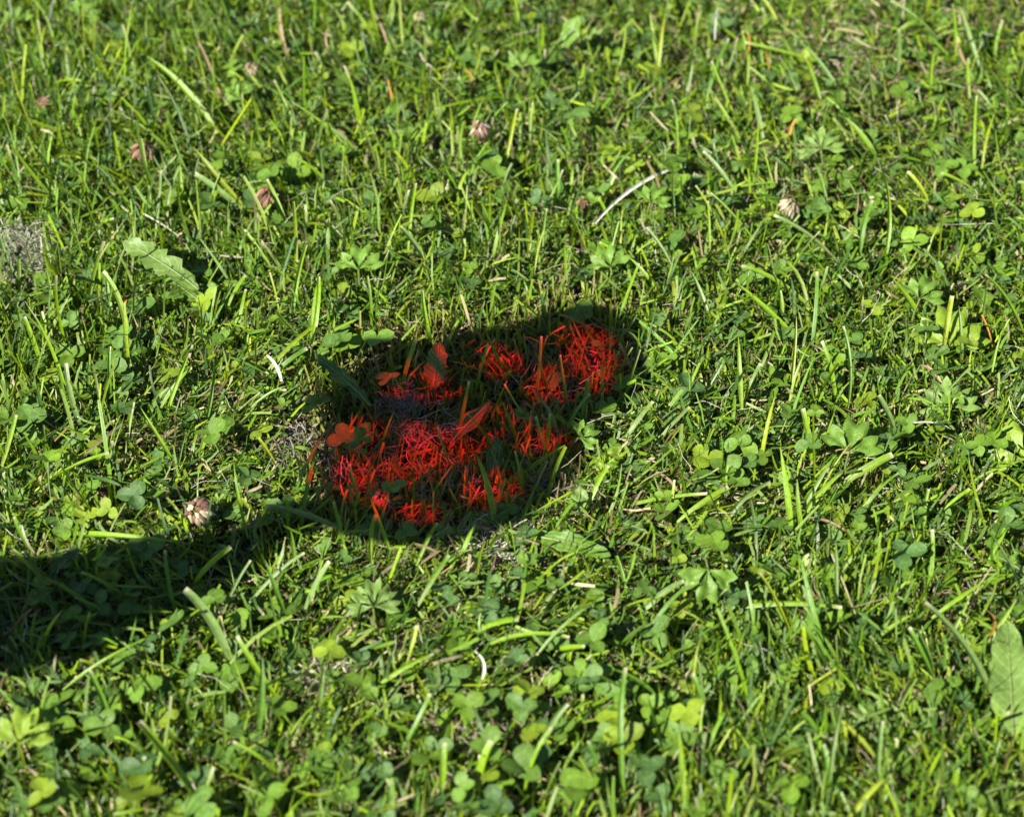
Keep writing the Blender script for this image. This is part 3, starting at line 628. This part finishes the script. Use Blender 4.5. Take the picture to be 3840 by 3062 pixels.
broad('plantain', 1700, 1650, 1840, 1510, 66, .002, .012, .08, out_oval, LD, M_PLANT, 'broad red-lit leaf lying diagonally in the shaded patch', 'leaf', -.1)
broad('plantain', 2990, 340, 2950, 250, 55, .014, .026, .06, out_oval, LD, M_PLANT, 'dark oval leaf standing in the blurred far grass', 'leaf', .2)
broad('plantain', 2110, 180, 2180, 60, 90, .014, .034, .1, out_oval, LB, M_PLANT, 'large dark oval leaf leaning in the far blurred grass', 'leaf', -.2)
broad('plantain', 2190, 150, 2260, 115, 60, .02, .03, .05, out_oval, LP, M_PLANT, 'small bright oval leaf beside the large oval far leaf', 'leaf', .1)
broad('plantain', 2420, 1990, 2330, 1960, 40, .014, .016, .08, out_oval, LD, M_PLANT, 'small folded dark leaf beside the glossy oval leaf', 'leaf', .2)
broad('plantain', 480, 1480, 420, 1470, 42, .018, .02, .1, out_oval, LP, M_PLANT, 'small shiny folded leaf between kinked pale blades and clover', 'leaf', .2)

def lobed_leaf(x, y, s, rotdeg, colr, label, z=0.018, n=3, tilt=(.42, -.1)):
    """palmate leaf: toothed wedge lobes meeting at the stalk"""
    c = P(x, y, z); e = empty('buttercup', c, label, 'leaf'); e.rotation_euler = (*tilt, 0)
    for k in range(n):
        a0 = R(rotdeg) + (k - (n - 1) / 2) * (1.05 if n == 3 else 0.8); L = s * (1.0 if k == (n - 1) // 2 else .88)
        a = Acc(); rows = 9; cols = 9; V = np.zeros((rows, cols, 3)); U = np.zeros_like(V)
        for r in range(rows):
            v = r / (rows - 1)
            for q_ in range(cols):
                u = -1 + 2 * q_ / (cols - 1); w = L * (.05 + .50 * math.sin(min(1.0, v * 1.15) * math.pi / 2) * (1 - .25 * max(0, v - .7) / .3))
                tooth = 1 - .26 * (abs((q_ % 4) - 2) / 2.0) * max(0, v - .35) / .65 - .20 * u * u * v
                th = a0 + u * (.30 + .27 * v) * (1.0 if n == 3 else .8)
                rr = v * L * tooth
                V[r, q_] = (rr * math.cos(th), rr * math.sin(th), .0007 * math.sin(9 * v + k * 2) + abs(u) * .10 * rr - .10 * L * v * v + random.gauss(0, .00035) - .0012 * math.sin(3 * u + k) * v)
                U[r, q_] = (u, v, .5)
        a.add(V, grid_faces(rows, cols), np.asarray(colr) * random.uniform(.88, 1.12), U); link('lobe', a.mesh('lobe', M_BROAD), e)
    a = Acc(); bk = R(rotdeg) + math.pi
    tube(a, [(0, 0, 0), (math.cos(bk) * .006, math.sin(bk) * .006, -.006), (math.cos(bk) * .009, math.sin(bk) * .009, -.016)], .0007, (.16, .2, .06), 5); link('stalk', a.mesh('stalk', M_BLADE), e)
LY = (0.125, 0.195, 0.010)
lobed_leaf(3560, 1300, .030, 80, LY, 'big bright yellow-green lobed leaf behind two upright blades', .014)
lobed_leaf(3185, 1690, .023, 70, LB, 'bright toothed lobed leaf crossed by thin blade shadows', .02)
lobed_leaf(3560, 1530, .022, 100, LP, 'pale round-lobed leaf among clover below the big bright lobed leaf', .014, 5)
lobed_leaf(3850, 1720, .028, 120, LY, 'bright green lobed leaf cut off beside clover', .013)
lobed_leaf(1400, 2275, .018, 90, LP, 'pale lobed leaf with rounded teeth in front of the shaded patch', .018, 5)
lobed_leaf(2655, 2130, .020, 270, LB, 'folded toothed leaf hanging over dark gaps in the grass', .03, 3, (.5, .1))
lobed_leaf(70, 2790, .022, 80, LY, 'yellow lit lobed leaf among dark clover', .02)
lobed_leaf(3080, 560, .019, 95, LP, 'pale lobed leaf in the blurred far lawn', .024, 5)
lobed_leaf(1345, 1010, .020, 85, LB, 'bright toothed leaf standing behind the shaded patch', .022, 3)
lobed_leaf(3450, 1120, .018, 60, LB, 'small toothed leaf above the big bright lobed leaf', .022, 3)
lobed_leaf(1960, 250, .016, 90, LB, 'green toothed leaf in the far blurred grass', .022, 3)
lobed_leaf(3270, 2720, .016, 80, LP, 'pale lobed leaf deep between upright blades', .014, 5)
lobed_leaf(2440, 760, .016, 60, LB, 'small bright lobed leaf beside the long white flattened straw', .02, 3)
lobed_leaf(2290, 1000, .018, 100, LB, 'dark toothed leaf close behind the narrow end of the shaded patch', .02, 3)
lobed_leaf(2170, 1640, .014, 30, LB, 'small toothed leaf at the rim of the shaded patch under crossing blades', .016, 3)
lobed_leaf(2260, 1700, .014, 300, LY, 'small sunlit toothed leaf next to the small upright oval leaf', .016, 3)
lobed_leaf(900, 370, .018, 120, LB, 'green toothed leaf under the long crossed far blades', .018, 3)
lobed_leaf(60, 80, .016, 90, LB, 'blurred toothed leaf in the darkest far corner of the lawn', .02, 3)
lobed_leaf(300, 60, .018, 60, LB, 'blurred green toothed leaf in the far tall grass', .024, 3)

# ------------------------------------------------------------------ dead clover heads
def floret_mesh(L, rad):
    a = Acc(); t = np.linspace(0, 1, 6); r = rad * np.array([.35, .8, 1, .9, .55, .12])
    tube(a, np.stack([0 * t, .15 * L * t * t, -L * t], -1), r, (1, 1, 1), 6); return a.mesh('floret', M_DRY)
FLO = [floret_mesh(.0048, .0011), floret_mesh(.0054, .0013), floret_mesh(.0042, .0010)]
def head(x, y, s, cols, label, z=.021, tiltx=0.0, n=30):
    c = P(x, y, z); e = empty('withered_clover', c, label, 'clover head'); e.rotation_euler = (tiltx, random.gauss(0, .2), 0); e.scale = (s, s, s)
    for k in range(n):
        f = k / n; ring = math.sqrt(f) * 1.35; a = k * 2.4
        o = link('floret', random.choice(FLO), e)
        o.location = (.0042 * math.sin(ring) * math.cos(a), .0042 * math.sin(ring) * math.sin(a), .0032 * math.cos(ring))
        o.rotation_euler = (0, 0, a - math.pi / 2); o.rotation_euler.rotate_axis('X', .75 - .62 * f + random.gauss(0, .16))
        cc = np.array(random.choice(cols)) * random.uniform(.75, 1.2); o.color = (*np.clip(cc, 0, 1), 1)
    a = Acc(); tube(a, [(0, 0, .003), (.001, .001, -.006), (.004, .003, -.020)], .0008, (.2, .22, .08), 5); link('stalk', a.mesh('stalk', M_BLADE), e)
BR = [(.14, .068, .04), (.10, .046, .028), (.19, .11, .06), (.07, .038, .022)]
CR = [(.34, .26, .2), (.4, .34, .27), (.19, .10, .07), (.15, .08, .05)]
GR = [(.28, .25, .14), (.17, .09, .06), (.14, .075, .05), (.36, .33, .2), (.11, .055, .04)]
head(540, 560, 1.45, BR, 'pinkish brown withered clover head below a bent blade')
head(1010, 735, 1.45, BR, 'brown withered clover head beside a round bright clover leaf')
head(1800, 480, 1.1, CR, 'cream and pink withered clover head in the far grass', .026, .3, 24)
head(745, 1915, 1.35, GR, 'large cream and brown withered clover head between the shaded patch and the dark shadow', .018, .5, 40)
head(2965, 775, 1.2, [(.22, .19, .11), (.17, .13, .08), (.26, .23, .15)], 'greyish tan withered clover head among dry fibres')
head(2190, 760, .7, BR, 'small brown withered clover head beside the long white flattened straw', .022, .2, 18)
head(1432, 1865, .95, [(.26, .17, .10), (.2, .13, .08)], 'red-lit round clover head at the front of the shaded patch', .014, .2, 30)
head(945, 255, .9, [(.25, .25, .12), (.22, .2, .1), (.2, .13, .08)], 'cream fading clover head in the blurred grass', .03, .2, 24)
head(375, 1870, .8, [(.2, .11, .07), (.26, .15, .1)], 'dark brown withered clover head low beside small clovers', .010, .4, 22)
head(160, 380, .8, [(.22, .1, .09), (.3, .14, .11)], 'small reddish brown withered clover head low in the tallest blurred grass', .018, .2, 20)
head(3040, 2095, .75, [(.2, .26, .08), (.3, .32, .14)], 'pale green budding clover head among clippings', .022, -.2, 24)
head(1575, 60, .8, [(.2, .22, .08), (.24, .22, .12)], 'yellowish blurred clover head in the far grass', .03, .1, 20)

# ------------------------------------------------------------------ dried clippings clump and root tufts
def dry_clump(x, y, rx, ry, h, n, label, cols, name='dry_clippings_clump', cat='dry clippings'):
    c = P(x, y, .004); a = Acc()
    u = np.sqrt(rng.random(n)); th = rng.uniform(0, 6.28, n)
    px = c[0] + rx * u * np.cos(th); py = c[1] + ry * u * np.sin(th); pz = gz(px, py) + .003 + h * np.sqrt(np.maximum(0, 1 - u * u)) * rng.uniform(.75, 1.05, n)
    cc = np.array(cols)[rng.integers(0, len(cols), n)] * rng.uniform(.7, 1.2, (n, 1))
    blades(a, np.stack([px, py, pz], -1), rng.normal(2.6, .9, n), rng.normal(-.1, .35, n), rng.normal(.2, .6, n), rng.uniform(.004, .016, n), rng.uniform(.0003, .0010, n), cc, cc * 1.1,
           rng.uniform(.3, .9, n), .3, rng.normal(0, .6, n), rng.normal(0, .8, n), 3, 2)
    tag(link(name, a.mesh(name, M_DRY, origin=c), loc=c), label, cat, kind='stuff')
DG = [(.22, .24, .15), (.18, .20, .12), (.13, .16, .08), (.30, .30, .23), (.14, .12, .08)]
dry_clump(35, 985, .034, .022, .012, 4200, 'grey-green mound of dried grass clippings by the tall grass', DG)
dry_clump(1110, 1660, 0.0163, 0.0213, 0.0060, 294, 'grey fibrous dry tuft at the rim of the shaded patch beside the root strand', [(0.14, 0.13, 0.09), (0.10, 0.085, 0.06), (0.18, 0.165, 0.13)], 'dry_tuft', 'dry tuft')
dry_clump(1880, 2040, 0.0225, 0.0200, 0.0045, 294, 'pale straw-coloured dry tuft in front of the shaded patch', [(0.33, 0.30, 0.23), (0.25, 0.21, 0.14), (0.36, 0.34, 0.29)], 'dry_tuft', 'dry tuft')
dry_clump(2080, 1830, 0.0200, 0.0175, 0.0035, 266, 'tan dry tuft at the rim of the shaded patch beside the small upright oval leaf', [(0.25, 0.20, 0.14), (0.20, 0.15, 0.10), (0.30, 0.26, 0.20)], 'dry_tuft', 'dry tuft')
dry_clump(1260, 2540, 0.0175, 0.0125, 0.0050, 224, 'tangled pale dry tuft among lying blades', [(0.28, 0.24, 0.18), (0.23, 0.20, 0.13), (0.33, 0.31, 0.25)], 'dry_tuft', 'dry tuft')
dry_clump(1780, 2740, 0.0200, 0.0112, 0.0050, 224, 'brown-grey dry tuft between clover patches', [(0.23, 0.19, 0.14), (0.28, 0.25, 0.20), (0.17, 0.12, 0.08)], 'dry_tuft', 'dry tuft')
dry_clump(3150, 220, 0.0375, 0.0275, 0.0050, 294, 'straw-coloured dry tuft in the blurred far lawn', [(0.28, 0.23, 0.17), (0.23, 0.19, 0.12), (0.20, 0.17, 0.10)], 'dry_tuft', 'dry tuft')
dry_clump(630, 1240, 0.0125, 0.0100, 0.0060, 154, 'small brown dry tuft below the lobed pale leaf', [(0.19, 0.14, 0.09), (0.15, 0.10, 0.07), (0.25, 0.20, 0.14)], 'dry_tuft', 'dry tuft')

def root_tuft(x, y, z, n, spread, length, rad, label, aim=None, cols=((.36, .24, .19), (.42, .30, .25), (.26, .18, .14)), wob=.2):
    c = P(x, y, z); a = Acc()
    for i in range(n):
        s = c + np.array([random.gauss(0, spread), random.gauss(0, spread), random.uniform(-.002, .004)])
        az = random.uniform(0, 6.28) if aim is None or random.random() < .35 else random.gauss(aim, .6)
        tube(a, curl(s, az, random.uniform(-.25, .55), random.uniform(.45, 1.1) * length, wob, 8), np.linspace(1.1, .35, 9) * random.uniform(.6, 1.2) * rad, np.array(random.choice(cols)) * random.uniform(.45, 1.15))
    tag(link('root_tuft', a.mesh('root_tuft', M_ROOT, origin=c), loc=c), label, 'root tuft', kind='stuff')
root_tuft(1545, 1600, .006, 55, .005, .018, .00017, 'dense red-lit tuft of fine curling roots in the shaded patch', -1.4, wob=.3)
root_tuft(1520, 1710, .000, 55, .012, .017, .00022, 'wide spread of bright red-lit roots low in the shaded patch', -2.6)
root_tuft(1400, 1790, .000, 30, .010, .020, .00030, 'red-lit roots fanning out beside the wide root spread', 2.9)
root_tuft(1500, 1500, .010, 130, .006, .016, .00020, 'grey fibre tuft hanging at the top of the roots', -1.3, ((.15, .15, .13), (.11, .10, .09), (.18, .15, .13)), .5)
root_tuft(1275, 1740, .008, 30, .004, .024, .00026, 'narrow red-lit root strand hanging below the red-lit clovers', -1.4)
root_tuft(1660, 1620, .000, 40, .009, .020, .00028, 'red-lit root fragments under the diagonal broad leaf', .2)
root_tuft(1740, 1830, .000, 45, .010, .020, .00028, 'red-lit dry fibres at the front of the patch', 1.2)
root_tuft(1960, 1680, .000, 35, .010, .018, .00026, 'red-lit dry fibres under the crossing blades of the patch', .6)
root_tuft(1540, 1920, .000, 60, .009, .018, .00030, 'bright red-lit fibres in the hollow beside the red-lit clover head', .8)
root_tuft(2190, 1390, .000, 30, .008, .018, .00028, 'red-lit fibres low in the narrow end of the patch', 1.3)
root_tuft(2020, 1450, .000, 30, .012, .016, .00028, 'red-lit fragments low between the crossing blades of the patch', .9)

# ------------------------------------------------------------------ blades inside the patch: redder green put into their colour to strengthen the red light
def patch_blades():
    pts = []
    while len(pts) < 1350:
        x, y = random.uniform(1150, 2390), random.uniform(1130, 2000)
        if inpoly(np.array([[x, y]]), PATCH_OUT)[0]: pts.append(P(x, y, 0.0))
    p = np.array(pts); p[:, 2] = gz(p[:, 0], p[:, 1]); n = len(p); a = Acc()
    c = np.array([(.17, .19, .02), (.12, .17, .014), (.22, .20, .05), (.09, .14, .014)])[rng.integers(0, 4, n)] * rng.uniform(.8, 1.2, (n, 1))
    blades(a, p, rng.normal(1.5, 1.0, n), rng.normal(.9, .35, n), rng.normal(.3, .5, n), rng.uniform(.009, .030, n), rng.uniform(.0008, .0020, n), c, c * 1.1, rng.choice([.7, .85, .1], n), .4,
           rng.normal(0, .7, n), rng.normal(0, .4, n), 4, 3)
    o = link('patch_grass', a.mesh('patch_grass', M_BLADE)); tag(o, 'sparse yellowish grass blades tinted to strengthen the red light in the shaded patch', 'grass', kind='stuff')
patch_blades()
def patch_litter():
    pts = []
    while len(pts) < 1000:
        x, y = random.uniform(1150, 2390), random.uniform(1200, 1990)
        if inpoly(np.array([[x, y]]), PATCH_OUT)[0]: pts.append(P(x, y, -0.01))
    p = np.array(pts); n = len(p); p[:, 2] = gz(p[:, 0], p[:, 1]) + rng.uniform(.001, .004, n); a = Acc()
    c = np.array([(.26, .17, .10), (.18, .11, .07), (.34, .24, .16), (.12, .10, .04)])[rng.integers(0, 4, n)] * rng.uniform(.7, 1.2, (n, 1))
    blades(a, p, rng.uniform(0, 6.28, n), rng.normal(.25, .3, n), rng.normal(.3, .5, n), rng.uniform(.004, .012, n), rng.uniform(.0007, .0022, n), c, c * 1.1, rng.uniform(.3, .9, n), .4, rng.normal(0, .8, n), None, 3, 2)
    o = link('leaf_litter', a.mesh('leaf_litter', M_DRY)); tag(o, 'dead leaf fragments on the bottom of the shaded red-lit patch', 'leaf litter', kind='stuff')
patch_litter()

# ------------------------------------------------------------------ added shadow caster beyond the frame: invented form, red panes colour the shade
def c5(l):
    q = np.array([(1050 + .649 * x, 1050 + .649 * y) for x, y in l]); g = q.mean(0)
    return [tuple(p) for p in g + (q - g) * .88]
PANES = [c5([(1500,330),(1570,250),(1690,225),(1810,255),(1900,320),(1915,470),(1905,610),(1800,650),(1700,640),(1670,560),(1600,510),(1530,430)]),
         c5([(935,400),(1040,350),(1120,320),(1250,390),(1265,470),(1180,525),(1080,540),(960,480)]),
         c5([(690,470),(780,440),(880,500),(910,600),(820,640),(740,600),(760,660),(640,690),(540,640),(570,530),(640,510)]),
         c5([(1270,600),(1320,500),(1400,440),(1560,480),(1610,560),(1590,660),(1440,680),(1330,690)]),
         c5([(880,830),(1010,740),(1130,680),(1240,700),(1260,780),(1130,830),(1060,900),(1030,960),(940,900)]),
         c5([(520,950),(620,860),(660,770),(780,790),(880,850),(1010,910),(1000,1000),(880,1060),(770,1110),(650,1190),(500,1200),(440,1100)]),
         c5([(265,800),(350,740),(480,780),(500,900),(420,960),(430,1040),(430,1180),(410,1310),(330,1280),(250,1200),(240,1060),(330,960),(270,900)]),
         c5([(510,1260),(600,1220),(740,1270),(860,1280),(850,1370),(760,1400),(680,1410),(560,1320)]),
         c5([(960,1150),(1050,1080),(1190,1060),(1290,1130),(1310,1240),(1200,1310),(1080,1310),(970,1260)]),
         c5([(1290,900),(1340,810),(1430,790),(1500,870),(1600,890),(1600,950),(1500,1000),(1380,1000),(1310,960)])]
SHADOW_ARM = [(-260,2120),(0,2075),(150,2085),(400,2025),(560,2030),(740,1975),(880,1945),(990,1900),(1150,1850),(1190,1920),(1080,1990),(940,2075),(860,2160),(740,2225),(640,2300),(545,2335),
 (430,2420),(300,2465),(140,2500),(0,2540),(-260,2590),(-430,2500),(-470,2270)]
def cast(px, D0, center, z):
    """shadow pixel -> point of the plate that shades it: up the sunbeam to a plate square to the sun"""
    q = P(*px, z); c = center - SD * D0
    return q - SD * ((q - c) @ SD)
def plate(polys, ctr, D0, thick, z, name, mat, parent, org, grow=1.0):
    C = ctr - SD * D0; ax = np.cross(SD, [0, 0, 1.0]); ax /= np.linalg.norm(ax); ay = np.cross(ax, SD)
    cu = bpy.data.curves.new(name, 'CURVE'); cu.dimensions = '2D'; cu.fill_mode = 'BOTH'; cu.extrude = thick / 2
    for poly in polys:
        q = np.array([cast(p, D0, ctr, z) - C for p in poly]); uv = np.stack([q @ ax, q @ ay], -1)
        if grow != 1.0: g = uv.mean(0); uv = g + (uv - g) * grow
        sp = cu.splines.new('POLY'); sp.points.add(len(uv) - 1)
        for i, (a, b) in enumerate(uv): sp.points[i].co = (a, b, 0, 1)
        sp.use_cyclic_u = True
    tmp = bpy.data.objects.new(name, cu); me = bpy.data.meshes.new_from_object(tmp); bpy.data.objects.remove(tmp); bpy.data.curves.remove(cu)
    v = np.array([x.co for x in me.vertices]); w = C + v[:, :1] * ax + v[:, 1:2] * ay - v[:, 2:3] * SD - np.asarray(org)
    me.vertices.foreach_set('co', w.astype(np.float32).ravel()); me.materials.clear(); me.materials.append(mat); me.update()
    return link(name, me, parent)
def shadow_caster():
    zc = .014; pc = P(1740, 1580, zc); lc = P(300, 2270, zc); D1, D2 = .60, .42
    bl = pc - SD * D1; lf = cast((-330, 2370), D2, lc, zc); low = cast((1230, 1960), D1, pc, zc)
    base = np.array([lf[0] - .02, lf[1] - .015, 0.0]); base[2] = float(gz(base[0], base[1]))
    e = empty('shadow_caster', base, 'added unseen shadow caster of dark iron plates with red glass panes', 'shadow caster')
    plate([PATCH_OUT] + PANES, pc, D1, .005, zc, 'caster_frame', M_IRON, e, base)  # unseen plate cut to the patch shadow, with openings for the red light
    for p in PANES: plate([p], pc, D1, .0025, zc, 'pane', M_RED, e, base, 1.02)
    plate([SHADOW_ARM], lc, D2, .004, zc, 'leaf', M_IRON, e, base)  # unseen plate cut to the outline of the dark shadow arm it casts
    a = Acc(); t = np.linspace(0, 1, 14)[:, None]
    p0 = base - np.array([0, 0, .03]); p1 = lf + np.array([0, 0, .02]); tipc = cast((1100, 1920), D2, lc, zc)
    pts = np.concatenate([(1 - t) * p0 + t * p1, ((1 - t) * p1 + t * tipc)[1:], ((1 - t) * tipc + t * low)[1:]])
    tube(a, pts, .0035, (1, 1, 1), 8); s = link('stem', a.mesh('stem', M_IRON, origin=base), e)  # rod added to join the shadow plates
shadow_caster()
